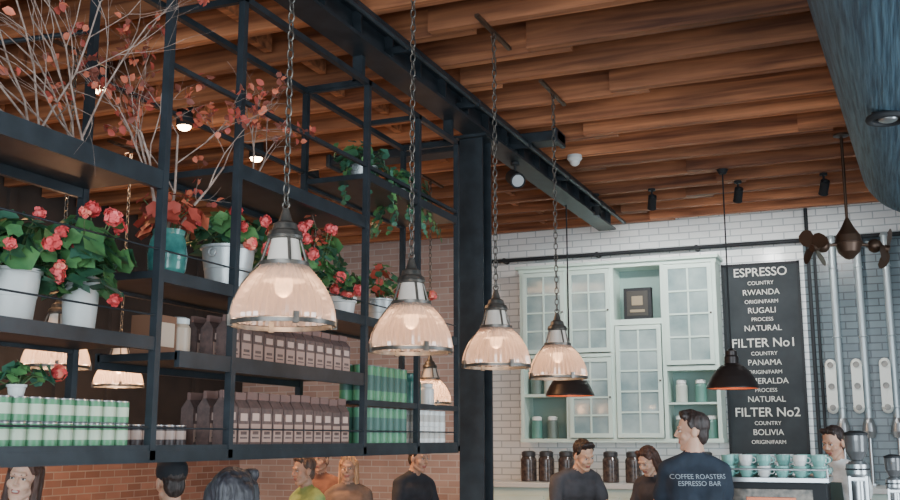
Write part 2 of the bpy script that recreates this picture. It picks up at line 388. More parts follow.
# ------------------------------------------------ plants
def rv(): 
    while 1:
        p=V((random.uniform(-1,1),random.uniform(-1,1),random.uniform(-1,1)))
        if .05<p.length<1: return p
def pot_mesh(e,r,h,mat,kind='bucket'):
    b=MB()
    if kind=='bucket': pr=[(.001,0),(r*.74,0),(r*.76,.005),(r*.86,h*.5),(r*.88,h*.52),(r*.97,h*.93),(r*1.04,h*.95),(r*1.05,h),(r*.96,h),(r*.93,h*.9),(.001,h*.9)]
    elif kind=='vase': pr=[(.001,0),(r*.7,0),(r*.95,h*.2),(r*1.02,h*.5),(r*.9,h*.8),(r*.8,h*.9),(r*.88,h),(r*.8,h),(r*.72,h*.9),(.001,h*.9)]
    else: pr=[(.001,0),(r*.8,0),(r*.98,h*.75),(r*1.1,h*.78),(r*1.12,h),(r*1.0,h),(r*.95,h*.9),(.001,h*.9)]
    b.lathe((0,0,0),pr,n=32,mfun=lambda q:1 if q==len(pr)-2 else 0)
    if kind=='bucket':
        for s_ in (-1,1): b.torus((0,s_*r*1.03,h*.82),.018,.004,axis=(0,1,0),n=12,k=5)
    b.obj('pot',[mat,soil],e)
def plant(name,loc,r,h,mat,kind='bucket',leaves=70,spread=(.16,.16,.14),cz=.12,lr=.035,flowers=6,trail=0,lm=greenl,fm=pinkf,offs=(0,0)):
    e=empty(name,loc);pot_mesh(e,r,h,mat,kind)
    b=MB();c=V((offs[0],offs[1],h+cz))
    for i in range(leaves):
        q=rv();q.normalize();q*=random.uniform(.45,1)
        p=c+V((q.x*spread[0],q.y*spread[1],q.z*spread[2]))
        if p.z<h*.55 : p.z=h*.55+random.random()*.1
        if p.z<h and V((p.x,p.y)).length<r*1.15:
            vv=V((p.x,p.y)).normalized()*r*1.25;p.x,p.y=vv.x,vv.y
        nn=(V((q.x,q.y,abs(q.z)*.6+.45))+rv()*.5)
        b.rleaf(p,nn,lr*random.uniform(.6,1.3),random.choice([0,0,1,2]))
        if i%3==0:
            mid=V((p.x*.5,p.y*.5,h+.4*(p.z-h)+.02));b.cyl((p.x*.15,p.y*.15,h*.9),mid,.0025,n=4,m=3,caps=False);b.cyl(mid,p,.0022,n=4,m=3,caps=False)
    for i in range(trail):
        t=random.uniform(-2.4,.8);p=V((r*math.cos(t),r*math.sin(t),h));L=random.uniform(.15,.4)
        for k in range(int(L/.03)):
            p2=p+V((math.cos(t)*.012*(3 if k<2 else .6)+random.uniform(-.008,.008),math.sin(t)*.012*(3 if k<2 else .6)+random.uniform(-.008,.008),-.03 if k>0 else .01))
            b.cyl(p,p2,.002,n=4,m=3,caps=False);p=p2;b.rleaf(p+V((random.uniform(-.02,.02),random.uniform(-.02,.02),0)),V((math.cos(t),math.sin(t),.3))+rv()*.5,lr*random.uniform(.5,.8),random.choice([0,1,2]))
    b.obj('foliage',lm+[stem],e)
    if flowers:
        b=MB()
        for i in range(flowers):
            q=rv().normalized();q=V((abs(q.x)*.9+.1,q.y,q.z*.8+.1));p=c+V((q.x*spread[0],q.y*spread[1],q.z*spread[2]))*1.12
            if p.z<h*.5:p.z=h*.5
            if V((p.x,p.y)).length<r*1.2 and p.z<h: p.x=r*1.35
            fr=random.uniform(.026,.038);mi=random.choice([0,0,1,2])
            for k in range(26):
                w=rv().normalized();b.rleaf(p+w*fr*.75,w+rv()*.6,fr*.38,random.choice([mi,mi,2]))
            b.sph(p,fr*.6,n=8,m=mi);b.cyl((p.x*.3,p.y*.3,h),p,.0025,n=4,m=3,caps=False)
        b.obj('flowers',fm+[stem],e)
    return e
wpot=M('white_pot',(200,207,206),.45,rgb2=(222,227,225),scale=5)
gpot=M('green_pot',(74,104,70),.5)
plant('potted_geranium',(-2.80,2.72,1.981),.1,.2,wpot,'bucket',90,(.17,.22,.15),.06,.052,8)
plant('potted_geranium',(-2.78,3.04,1.981),.07,.23,wpot,'pot',95,(.17,.18,.2),.03,.046,10,offs=(.06,-.05))
plant('potted_geranium',(-2.8,2.3,1.981),.1,.2,wpot,'bucket',60,(.17,.2,.15),.08,.05,5)
plant('potted_foliage_plant',(-2.75,3.5,2.251),.082,.21,tealg,'vase',60,(.15,.16,.11),.07,.034,0,lm=redl)
plant('potted_geranium',(-2.78,3.98,2.251),.125,.22,galv,'bucket',70,(.17,.24,.1),.07,.046,9)
plant('potted_geranium',(-2.8,4.4,2.251),.09,.14,gpot,'pot',90,(.16,.2,.15),.12,.042,7)
plant('potted_geranium',(-2.8,4.75,2.251),.1,.12,gpot,'pot',110,(.17,.26,.19),.17,.042,8)
plant('potted_geranium',(-2.8,5.12,2.251),.075,.13,white,'pot',60,(.14,.15,.13),.1,.035,5,lm=greenl)
plant('potted_foliage_plant',(-2.78,5.55,2.251),.085,.17,galv,'bucket',50,(.13,.13,.14),.1,.032,0,lm=[greenl[1],redl[0],greenl[0]])
plant('potted_fern',(-2.8,6.0,2.251),.08,.14,wpot,'pot',60,(.14,.16,.12),.1,.03,4)
plant('trailing_ivy',(-2.78,5.3,3.061),.09,.12,galv,'bucket',90,(.16,.26,.11),.05,.034,0,trail=9)
plant('trailing_ivy',(-2.78,5.85,3.061),.07,.1,wpot,'pot',80,(.15,.25,.1),.04,.032,0,trail=16)
plant('trailing_ivy',(-2.74,1.95,1.981),.07,.1,wpot,'pot',40,(.12,.14,.08),.05,.035,2,trail=6)
plant('trailing_ivy',(-2.7,2.68,1.571+.168),.03,.04,wpot,'pot',22,(.06,.16,.04),.03,.034,2,trail=0)

def grow(b,p,d,r,L,depth,lf,m=0,lean=None):
    n=4
    for i in range(n):
        d=(d+rv()*.25+(lean or V((0,0,0)))*.12).normalized();p2=p+d*(L/n)
        if p2.x<-3.6: p2.x=-3.6
        if p2.x>-2.35: p2.x=-2.35
        if p2.z>3.52: p2.z=3.52
        b.cyl(p,p2,r,r*.85,n=5,m=m,caps=False);r*=.87;p=p2
        if depth>0 and i>=1:
            nd=(d+rv()*.75).normalized();grow(b,p,nd,r*.65,L*random.uniform(.5,.75),depth-1,lf,m,lean)
        if depth<=1 and random.random()<lf: 
            for k in range(4): b.leaf(p+rv()*.035,rv(),rv(),random.uniform(.028,.048),.03,random.choice([1,2,3]))
def branches(name,loc,dirs,L,r,depth,lf,m=0,lean=None):
    b=MB()
    for d in dirs: grow(b,V((random.uniform(-.03,.03),random.uniform(-.03,.03),0))+V(loc),V(d).normalized(),r,L,depth,lf,m,lean)
    return b.obj(name,[twig]+redl)
branches('autumn_leaf_branches',(-2.75,3.5,2.38),[(.1,-.1,1),(.0,.2,1),(.1,.4,1),(-.1,-.3,1)],.5,.008,3,.13)
branches('autumn_leaf_branches',(-2.78,4.7,2.45),[(.1,.2,1)],.2,.005,1,.8)
vd=M('vase_dark',(70,66,62),.5)
for yy,lf in((2.9,.03),(2.5,.02),(3.12,.04)):
    e=MB();e.lathe((-2.9,yy,2.641),[(.001,0),(.03,0),(.04,.03),(.03,.07),(.022,.08),(.022,.085),(.001,.08)],n=20);e.obj('branch_vase',vd)
    branches('dried_twigs',(-2.9,yy,2.71),[(.35,-.7,.45),(.25,-.9,.2),(.2,-.4,.9),(.3,.2,.7),(.3,-.6,.8),(.4,-1,.05)],.6,.0055,3,lf,0,V((.05,-.8,-.1)))
branches('autumn_leaf_branches',(-2.8,4.2,2.83),[(.2,-.3,.7),(.1,.5,.6)],.35,.006,2,.15)
def jar(name,loc,r,h,bodym,lidm):
    b=MB();b.lathe(loc,[(.001,0),(r*.95,0),(r,.01),(r,h*.72),(r*.8,h*.82),(r*.78,h*.84)],n=24)
    b.lathe(loc,[(r*.86,h*.82),(r*.88,h*.84),(r*.88,h*.96),(r*.6,h),(.001,h)],n=24,m=1);b.obj(name,[bodym,lidm])
jar('ceramic_jar',(-2.78,3.64,1.941),.05,.17,M('jar_cream',(190,170,150),.4),wpot)
jar('glass_vase',(-2.75,5.95,1.803),.06,.2,tealg,tealg)
b=MB();b.box((-2.8,3.5,2.022),(.13,.13,.16),0);b.box((-2.733,3.5,2.022),(.002,.1,.1),1);b.obj('wooden_tea_box',[M('box_wood',(120,84,62),.6),M('box_label',(198,178,158),.6)],bevel=.004)
jar('ceramic_jar',(-2.75,6.18,1.803),.05,.15,white,white)

# ------------------------------------------------ downlights
ll=M('lit_lens',(255,230,200),.4,emit=30,ergb=(255,214,165))
for yy in (4.14,5.2,6.13,7.1,8.02):
    e=empty('ceiling_spotlight',(-4.72,yy,4.229))
    b=MB();b.lathe((0,0,0),[(.001,0),(.055,0),(.06,-.01),(.06,-.33),(.052,-.33),(.05,-.315),(.001,-.315)],n=20,m=0);b.obj('housing',blackm,e)
    b=MB();b.sph((0,0,-.325),(.052,.052,.04),n=18);b.obj('lens',ll,e)
    light('spot','SPOT',(0,0,-.39),110,(255,190,130),.04,parent=e,spot=2.4)
def spot_head(loc,d,r=.04,L=.13,mount=3.95,pw=0):
    e=empty('track_spotlight',loc);b=MB();d=V(d).normalized()
    b.cyl(d*-L*.5,d*L*.5,r,n=16);b.torus(d*L*.5,r*.95,.006,axis=d,n=18,k=6);b.cyl(d*-L*.5,d*-L*.62,r*.7,r*.4,n=12)
    b.cyl((0,0,0),(0,0,mount-loc[2]),.01,n=8);b.cyl((0,0,mount-loc[2]-.02),(0,0,mount-loc[2]),.035,n=14);b.obj('spot_body',[blackm],e)
    b=MB();b.cyl(d*(L*.5),d*(L*.5+.003),r*.8,n=16);b.obj('lens',chrome,e)
    if pw:
        o=light('spot','SPOT',d*(L*.5+.02),pw,(250,248,244),.05,parent=e,spot=2.2);o.rotation_euler=d.to_track_quat('-Z','Y').to_euler()
spot_head((-2.6,7.55,3.62),(.5,-.7,-.4),.06,.16,3.75)
for xx in (-2.5,-1.95,-1.15,-.4): spot_head((xx,9.66,3.82),(-.2,.6,-.7),pw=75)
e=empty('dome_security_camera',(-2.3,8.22,3.95));b=MB();b.lathe((0,0,0),[(.06,0),(.065,-.03),(.05,-.05),(.001,-.05)],n=20);b.sph((0,0,-.05),.045,n=16);b.obj('dome',white,e)

# ------------------------------------------------ cabinet
b=MB();Y0,Y1=10.97,11.295
def door(x0,x1,z0,z1,nx=2,nz=4):
    f=.045;yf=Y0-.02
    b.bx(x0,x0+f,yf,Y0,z0,z1);b.bx(x1-f,x1,yf,Y0,z0,z1);b.bx(x0+f,x1-f,yf,Y0,z0,z0+f);b.bx(x0+f,x1-f,yf,Y0,z1-f,z1)
    for i in range(1,nx): xx=x0+f+(x1-x0-2*f)*i/nx;b.bx(xx-.009,xx+.009,yf+.003,Y0,z0+f,z1-f)
    for i in range(1,nz): zz=z0+f+(z1-z0-2*f)*i/nz;b.bx(x0+f,x1-f,yf+.004,Y0,zz-.009,zz+.009)
    b.bx(x0+f,x1-f,Y0-.006,Y0-.002,z0+f,z1-f,1)
    b.sph((x1-.02,yf-.012,(z0+z1)/2),.012,n=8,m=3)
C=[-3.72,-3.2,-2.69,-2.14,-1.6]
b.bx(C[0]-.03,C[4]+.03,Y0,Y1,3.43,3.47);b.bx(C[0]-.06,C[4]+.06,Y0-.05,Y1,3.47,3.5);b.bx(C[0]-.03,C[4]+.03,Y0,Y1,1.56,1.6)
b.bx(C[0],C[4],Y1-.02,Y1,1.6,3.43,2)
for c in C: b.bx(c-.02,c+.02,Y0-.001,Y1,1.6,3.43)
for i in (0,1):
    door(C[i]+.02,C[i+1]-.02,2.52,3.42);b.bx(C[i],C[i+1],Y0,Y1,2.47,2.51)
door(C[1]+.02,C[2]-.02,1.61,2.46)
b.bx(C[0],C[1],Y0+.0,Y1,2.05,2.08)
b.bx(C[2],C[3],Y0,Y1,2.8,2.86);door(C[2]+.03,C[3]-.03,1.61,2.79,2,5)
door(C[3]+.02,C[4]-.02,2.36,3.42,2,4);b.bx(C[3],C[4],Y0,Y1,2.3,2.35);b.bx(C[3],C[4],Y0,Y1,1.95,1.97)
b.obj('glass_front_cabinet',[mint,glassp,mintin,iron])
b=MB();b.box((-2.42,11.05,3.032),(.3,.08,.34),0);b.box((-2.42,11.007,3.032),(.23,.01,.27),1);b.box((-2.42,11.0,3.06),(.12,.01,.1),2);b.box((-2.42,11.0,2.95),(.16,.01,.03),2);b.obj('framed_picture',[blackm,M('pic',(58,56,52),.6),M('pic2',(150,136,110),.6)],bevel=.005)
cn=[M('canister_a',(104,120,114),.4),M('canister_b',(190,196,186),.4),M('canister_c',(90,136,126),.4)]
for i,(xx,zz) in enumerate([(-3.6,2.081),(-3.45,2.081),(-3.6,1.601),(-3.42,1.601),(-2.0,1.971),(-1.8,1.971),(-2.02,1.601),(-1.85,1.601),(-1.7,1.601)]):
    jar('storage_canister',(xx,11.1,zz),.06,.24,cn[i%3],white)
b=MB();b.bx(-4.2,3.5,10.55,11.28,0,1.1,0);b.bx(-4.25,3.55,10.5,11.295,1.1,1.15,1)
for i in range(9): b.bx(-4.1+i*.8,-3.36+i*.8,10.53,10.55,.15,1.02,0)
b.obj('back_counter',[mint,M('counter_stone',(200,204,202),.3)],bevel=.004)
dj=M('jar_beans',(52,48,48),.15,rgb2=(88,76,70),scale=30);jl=M('jar_lid',(54,54,56),.4)
for xx in (-3.62,-3.42,-3.2,-2.72,-2.48,-1.75): jar('storage_jar',(xx,10.85,1.151),.085,.32,dj,jl)
# chalkboard
e=empty('chalkboard_menu',(-1.16,11.295,2.43))
b=MB();b.box((0,-.03,0),(.76,.03,1.96),0)
for s_ in(-1,1): b.box((s_*.385,-.035,0),(.025,.05,2.0),1);b.box((0,-.035,s_*.985),(.795,.05,.025),1)
for s_ in(-1,1):
    b.box((s_*.3,-.008,.7),(.04,.018,.04),1);b.box((s_*.3,-.008,-.7),(.04,.018,.04),1)
b.obj('board',[M('slate',(38,44,48),.8,rgb2=(50,56,60),scale=4),blackm],e)
ch=M('chalk',(216,216,208),.9)
for s,v,sz,bo in [('ESPRESSO',272,.128,.001),('COUNTRY',283,.055,0),('Rwanda',292.5,.098,0),('ORIGIN/FARM',302,.055,0),('Rugali',311,.098,0),('PROCESS',320,.055,0),('Natural',329,.098,0),('FILTER No1',344,.13,.001),('COUNTRY',354.5,.055,0),('Panama',363.5,.098,0),('ORIGIN/FARM',373,.055,0),('Esmeralda',382,.098,0),('PROCESS',391,.055,0),('Natural',400,.098,0),('FILTER No2',413,.13,.001),('COUNTRY',423.5,.055,0),('Bolivia',432.5,.098,0),('ORIGIN/FARM',442,.055,0)]:
    t_=s.upper() if sz<.12 else s
    text('lettering',t_,(0,-.048,.97-(v-265)/187*1.94),sz if sz!=.098 else .084,ch,e,bold=bo)
pst=M('pale_steel',(176,188,192),.35,.4);pen=M('pale_enamel',(214,216,208),.4)
for xx in (-.43,-.19,.07):
    e=empty('steel_tube_dispenser',(xx,11.1,1.7));b=MB()
    b.cyl((0,0,.1),(0,0,1.9),.036,n=16);b.cyl((0,0,1.9),(0,0,1.94),.046,.025,n=16)
    for z in (.2,.9,1.6): b.cyl((0,.195,z),(0,0,z),.015,n=8);b.torus((0,0,z),.04,.007,n=16,k=6)
    b.obj('tube',pst,e)
    b=MB();b.sph((-.08,-.06,.62),(.055,.03,.06),n=14);b.sph((-.08,-.06,.2),(.055,.03,.06),n=14);b.box((-.08,-.06,.41),(.1,.05,.42))
    for z in (.2,.41,.62): b.cyl((-.08,-.1,z),(-.08,-.08,z),.03,n=14,m=1)
    b.box((-.08,-.01,.41),(.03,.1,.1),1)
    b.obj('handle_plate',[pen,iron],e)
    b=MB();b.lathe((0,0,0),[(.001,-.1),(.05,-.09),(.07,-.03),(.055,.05),(.036,.1)],n=20);b.cyl((0,0,-.548),(0,0,-.08),.018,n=10);b.cyl((0,0,-.548),(0,0,-.53),.06,n=18);b.obj('bowl_end',chrome,e)
b=MB();b.cyl((-.66,11.13,1.151),(-.66,11.13,3.95),.02,n=10);b.cyl((-.6,11.13,1.151),(-.6,11.13,3.6),.015,n=8);b.obj('vertical_pipe',blackm)

# ------------------------------------------------ twin fan
e=empty('twin_head_ceiling_fan',(-.2,8.43,3.08));b=MB()
b.lathe((0,0,0),[(.001,-.13),(.03,-.12),(.08,-.07),(.1,0),(.09,.06),(.05,.12),(.03,.16),(.012,.2),(.012,.85),(.06,.855),(.06,.87)],n=28)
b.torus((0,0,0),.1,.008,n=28,k=6)
R=V((.9225,.386,0))
for s_ in(-1,1):
    c=R*(.2*s_)+V((0,0,-.02));b.cyl((0,0,.0),c,.014,n=8)
    ax=(R*s_+V((0,-.5,-.35))).normalized();b.sph(c,(.055,.055,.055),n=14);b.cyl(c,c+ax*.1,.03,.02,n=12)
    a_,b_,d_=frame(ax);hub=c+ax*.09;b.cyl(hub-ax*.02,hub+ax*.02,.03,n=12)
    for k in range(4):
        t=k*math.pi/2+.5;dr=a_*math.cos(t)+b_*math.sin(t);tn=-a_*math.sin(t)+b_*math.cos(t)
        pr=[(.02,.02),(.07,.05),(.12,.055),(.155,.035),(.165,0)]
        L=[hub+dr*r+tn*w+ax*w*.5 for r,w in pr];Q=[hub+dr*r-tn*w-ax*w*.5 for r,w in pr]
        b.add(L+Q,[(i,i+1,5+i+1,5+i) for i in range(4)],0,True)
b.obj('fan_body',bronze,e)

# ------------------------------------------------ front counter & machines
b=MB();b.bx(-2.42,2.5,6.93,7.4,0,1.02,0);b.bx(-2.46,2.55,6.88,7.43,1.02,1.06,1)
for i in range(9): b.bx(-2.38+i*.54,-1.9+i*.54,6.915,6.93,.12,.95,0)
b.obj('bar_counter',[M('counter_panel',(62,76,82),.5),M('counter_wood',(130,96,72),.4)],bevel=.004)
e=empty('espresso_machine',(-.72,7.17,1.06));b=MB()
b.box((0,0,.16),(.66,.46,.22),0);b.box((0,0,.285),(.7,.5,.03),1);b.box((0,0,.03),(.6,.42,.05),1)
for sx in(-1,1):
    for sy in(-1,1): b.cyl((sx*.27,sy*.18,0),(sx*.27,sy*.18,.05),.02,n=10,m=1)
for sy in(-1,1): b.cyl((-.34,sy*.24,.35),(.34,sy*.24,.35),.007,n=8,m=1)
for sx in(-1,1):
    b.cyl((sx*.34,-.24,.35),(sx*.34,.24,.35),.007,n=8,m=1)
    for sy in(-1,1): b.cyl((sx*.34,sy*.24,.29),(sx*.34,sy*.24,.355),.007,n=8,m=1)
for sx in(-.16,.16): b.cyl((sx,.26,.2),(sx,.26,.1),.035,n=16,m=1);b.cyl((sx,.28,.1),(sx,.4,.09),.014,n=8,m=0);b.cyl((sx,.2,.2),(sx,.28,.2),.03,n=12,m=1)
b.box((0,-.235,.16),(.5,.01,.14),2);b.box((0,-.242,.16),(.3,.008,.04),3)
b.cyl((.3,.25,.25),(.33,.3,.05),.006,n=6,m=1);b.cyl((-.3,.25,.25),(-.33,.3,.05),.006,n=6,m=1)
b.obj('machine_body',[blackm,chrome,iron,copper],e,bevel=.008)
def cup(b,x,y,z,r,h,m):
    b.lathe((x,y,z),[(.001,0),(r*.6,0),(r*.7,.006),(r*.95,h*.5),(r,h),(r*.93,h),(r*.85,h*.5),(.001,.01)],n=16,m=m)
    b.torus((x+r*1.05,y,z+h*.55),r*.38,r*.1,axis=(0,1,0),n=12,k=5,m=m)
b=MB()
for i in range(6):
    for j in range(4):
        for k in range(2):
            if k and random.random()<.25: continue
            cup(b,-.26+i*.11,-.18+j*.12,.3+k*.068,.044,.07,random.choice([0,0,1]))
b.obj('coffee_cups',[M('cup_teal',(130,186,178),.3),white],e)
hop=M('hopper',(110,112,114),.15,.3)
def grinder(x,y,k=1):
    e=empty('coffee_grinder',(x,y,1.06));b=MB()
    b.box((0,0,.02),(.16,.22,.04),0);b.box((0,.02,.17),(.12,.14,.28),0);b.lathe((0,0,0),[(.065,.3),(.07,.32),(.07,.38),(.045,.4)],n=24,m=0)
    b.lathe((0,0,0),[(.03,.4),(.04,.41),(.066,.46),(.07,.53),(.07,.56),(.001,.56)],n=24,m=1);b.lathe((0,0,0),[(.073,.56),(.073,.575),(.03,.59),(.001,.591)],n=24,m=2)
    b.cyl((0,-.1,.16),(0,-.1,.28),.04,n=20,m=0);b.cyl((0,-.07,.1),(0,-.17,.1),.012,n=8,m=2)
    b.torus((0,0,.35),.07,.006,n=24,k=6,m=2)
    b.obj('grinder_body',[chrome,hop,blackm],e,bevel=.004);e.scale=(k,k,k)
grinder(-.21,7.2);grinder(.0,7.25,.75)
e=empty('milk_jug',(-.33,7.0,1.06));b=MB();b.lathe((0,0,0),[(.001,0),(.05,0),(.055,.04),(.04,.1),(.045,.13),(.04,.13),(.001,.02)],n=20);b.torus((0,-.055,.07),.03,.005,axis=(1,0,0),n=12,k=5);b.obj('jug_body',chrome,e)

# ------------------------------------------------ people
def caps_mesh(vs,fs,p0,p1,r0,r1,n=14,k=5):
    p0=V(p0);p1=V(p1)
    if (p1-p0).length<1e-5: p1=p0+V((0,0,1e-4))
    a,b_,d=frame(p1-p0);o=len(vs);rings=[]
    for j in range(1,k+1): t=-math.pi/2+math.pi/2*j/k;rings.append((p0+d*r0*math.sin(t),r0*math.cos(t)))
    for j in range(0,k): t=math.pi/2*j/k;rings.append((p1+d*r1*math.sin(t),r1*math.cos(t)))
    for c,r in rings:
        for i in range(n): t=2*math.pi*i/n;vs.append(c+a*(r*math.cos(t))+b_*(r*math.sin(t)))
    vs.append(p0-d*r0);vs.append(p1+d*r1);B=len(vs)-2;T=len(vs)-1;m=len(rings)
    for j in range(m-1):
        for i in range(n): fs.append((o+j*n+i,o+j*n+(i+1)%n,o+(j+1)*n+(i+1)%n,o+(j+1)*n+i))
    for i in range(n): fs.append((B,o+(i+1)%n,o+i));fs.append((T,o+(m-1)*n+i,o+(m-1)*n+(i+1)%n))
def fuse(name,parts,voxel,mats,parent,smooth=3,nz=0,nzs=30,stz=.35):
    vs=[];fs=[]
    for p in parts:
        if p[0]=='c': caps_mesh(vs,fs,*p[1:5])
        else:
            mb=MB();mb.sph(p[1],p[2],n=20,rot=p[3]);o=len(vs);vs+= [V(q) for q in mb.v];fs+=[tuple(i+o for i in f) for f in mb.f]
    me=bpy.data.meshes.new('tmp');me.from_pydata(vs,[],fs);me.update()
    ob=bpy.data.objects.new('tmp',me);bpy.context.scene.collection.objects.link(ob)
    r=ob.modifiers.new('r','REMESH');r.mode='VOXEL';r.voxel_size=voxel
    s=ob.modifiers.new('s','SMOOTH');s.iterations=smooth;s.factor=.5
    dg=bpy.context.evaluated_depsgraph_get();dg.update()
    nm=bpy.data.meshes.new_from_object(ob.evaluated_get(dg));bpy.data.objects.remove(ob)
    nm.name=name
    nm.materials.clear()
    for m in mats: nm.materials.append(m)
    if nz:
        co=[(v.co.copy(),v.normal.copy()) for v in nm.vertices]
        for v,(c,nn) in zip(nm.vertices,co): v.co=c+nn*nz*noise.noise(V((c.x*nzs,c.y*nzs,c.z*nzs*stz)))
    C_=np.array([p.center for p in nm.polygons]) if len(nm.polygons) else np.zeros((0,3))
    best=np.full(len(C_),1e9);mi=np.zeros(len(C_),int)
    for p in parts:
        if p[0]=='c':
            a=np.array(p[1]);b_=np.array(p[2]);d=b_-a;L=max(d@d,1e-9);t=np.clip((C_-a)@d/L,0,1)
            dist=np.linalg.norm(C_-(a+t[:,None]*d),axis=1)-(p[3]+(p[4]-p[3])*t);m=p[5]
        else:
            q=C_-np.array(p[1]); 
            if p[3] is not None: q=q@np.array(p[3])
            dist=(np.linalg.norm(q/np.array(p[2]),axis=1)-1)*min(p[2]);m=p[4]
        w=dist<best;best[w]=dist[w];mi[w]=m
    nm.polygons.foreach_set('material_index',mi.tolist());nm.polygons.foreach_set('use_smooth',[True]*len(nm.polygons));nm.update()
    o=bpy.data.objects.new(name,nm);bpy.context.scene.collection.objects.link(o);o.parent=parent
    return o
eyew=M('eye_white',(216,212,206),.3);eyed=M('iris_dark',(40,28,24),.2);lipm=M('lips',(178,112,102),.5)
def hand(name,wrist,d,nrm,thumb,sc,skin,parent,curl=.5):
    d=V(d).normalized();nrm=V(nrm);nrm=(nrm-d*nrm.dot(d)).normalized();th=d.cross(nrm).normalized()
    if th.dot(V(thumb))<0: th=-th
    w=V(wrist);P=[]
    for k in (-.026,-.009,.009,.026): P.append(('c',w+th*k*.6*sc,w+d*.085*sc+th*k*sc,.017*sc,.013*sc,0))
    for k,L in ((.029,.068),(.010,.078),(-.010,.072),(-.028,.056)):
        p=w+d*.085*sc+th*k*sc;a=0
        for j,f in enumerate((.45,.32,.23)):
            a+=curl*(.6 if j==0 else .9);q=(d*math.cos(a)+nrm*math.sin(a));p2=p+q*L*f*sc;P.append(('c',p,p2,(.0095-.001*j)*sc,(.0085-.001*j)*sc,0));p=p2
    p=w+d*.02*sc+th*.022*sc;q=(d*.6+th*.7+nrm*.35).normalized();p2=p+q*.042*sc;P.append(('c',p,p2,.014*sc,.0105*sc,0));q2=(d*.9+th*.25+nrm*.35).normalized();P.append(('c',p2,p2+q2*.032*sc,.0105*sc,.0085*sc,0))
    return fuse(name,P,.0045,[skin],parent,1)
def person(name,head,heading,lean=0,shirt=(40,50,60),pants=(40,42,48),skin=(205,160,135),hair=(35,28,26),style='short',hyaw=0,hpitch=0,hroll=0,arms='down',sleeve=.55,apron=None,ltext=None,w=1,smile=False,capc=None):
    L=math.radians(lean);zh=.95
    def ln(p):
        x,y,z=p
        if z<=zh: return V(p)
        f=min(1,(z-zh)/.2);A=L*f if z<zh+.2 else L
        return V((x,y*math.cos(A)+(z-zh)*math.sin(A),zh+(z-zh)*math.cos(A)-y*math.sin(A)))
    hc0=ln((0,.015,1.632));hz=head[2];k=hz/hc0.z
    th=math.radians(heading);off=Matrix.Rotation(th,3,'Z')@(V((hc0.x,hc0.y,0))*k)
    e=empty(name,(head[0]-off.x,head[1]-off.y,0),th)
    sk=M(name+'_skin',skin,.5,sub=.15,rgb2=tuple(min(255,int(c*.93)) for c in skin),scale=6);sh=M(name+'_shirt',shirt,.85,rgb2=tuple(min(255,int(c*1.15+4)) for c in shirt),scale=14,bump=.25);pa=M(name+'_trousers',pants,.85);hr=M(name+'_hair',hair,.5,rgb2=tuple(int(c*1.6+8) for c in hair),scale=60,stretch=(1,1,.15),bump=.4);so=M(name+'_shoes',(30,28,28),.6)
    S=lambda p:ln(p)*k
    P=[]
    def c(p0,p1,r0,r1,m,w_=True): P.append(('c',S(p0),S(p1),r0*k,r1*k,m))
    W=w
    c((-.09*W,.0,1.33),(.09*W,0,1.33),.115,.115,1);c((-.155*W,-.01,1.415),(.155*W,-.01,1.415),.058,.058,1)
    for s in(-1,1):
        c((0,-.01,1.48),(s*.13*W,-.01,1.435),.055,.05,1)
        c((s*.08*W,0,1.33),(s*.06*W,0,1.12),.113,.104,1);c((s*.06*W,0,1.12),(s*.07*W,0,.98),.104,.112,1);c((s*.08*W,-.01,.95),(s*.09*W,-.01,.88),.108,.1,2)
        c((s*.09,0,.9),(s*.1,.015,.5),.09,.064,2);c((s*.1,.015,.5),(s*.1,0,.1),.062,.05,2);c((s*.1,-.04,.045),(s*.105,.14,.04),.045,.038,3)
    c((0,-.008,1.525),(0,.0,1.58),.053,.05,0)
    hands=[]
    for s in(-1,1):
        shd=ln((s*.175*W,-.01,1.405))
        if arms=='down': el=shd+V((s*.05,-.02,-.28));wr=el+V((s*.0,.06,-.245))
        elif arms=='work': el=shd+V((s*.07,.07,-.255));wr=el+V((-s*.06,.21,-.1))
        elif arms=='low': el=shd+V((s*.05,.08,-.265));wr=el+V((-s*.04,.17,-.18))
        elif arms=='up': el=shd+V((s*.08,.14,-.22));wr=el+V((-s*.1,.15,.14))
        mid=shd.lerp(el,sleeve if sleeve<1 else 1)
        P.append(('c',shd*k,mid*k,.06*k,.056*k,1))
        if sleeve<1: P.append(('c',mid*k,el*k,.045*k,.040*k,0));P.append(('c',el*k,wr*k,.040*k,.027*k,0))
        else: P.append(('c',el*k,(el.lerp(wr,.9))*k,.052*k,.036*k,1));P.append(('c',el.lerp(wr,.9)*k,wr*k,.028*k,.027*k,0))
        hands.append((wr,(wr-el),s))
    body=fuse('body',P,.012,[sk,sh,pa,so],e,3,.012,10,1)
    for wr,d,s in hands:
        hand('hand',wr*k,d,V((-s,.0,-.3)) if arms=='down' else V((0,-.1,-1)),V((-s*.3,1,0)) if arms=='down' else V((-s,0,0)),k,sk,e,.35)
    hh=empty('head',hc0*k);hh.parent=e;hh.rotation_euler=Euler((-L*.6-math.radians(hpitch),math.radians(hroll),math.radians(hyaw)),'XYZ');hh.scale=(k*.93,k*.95,k)
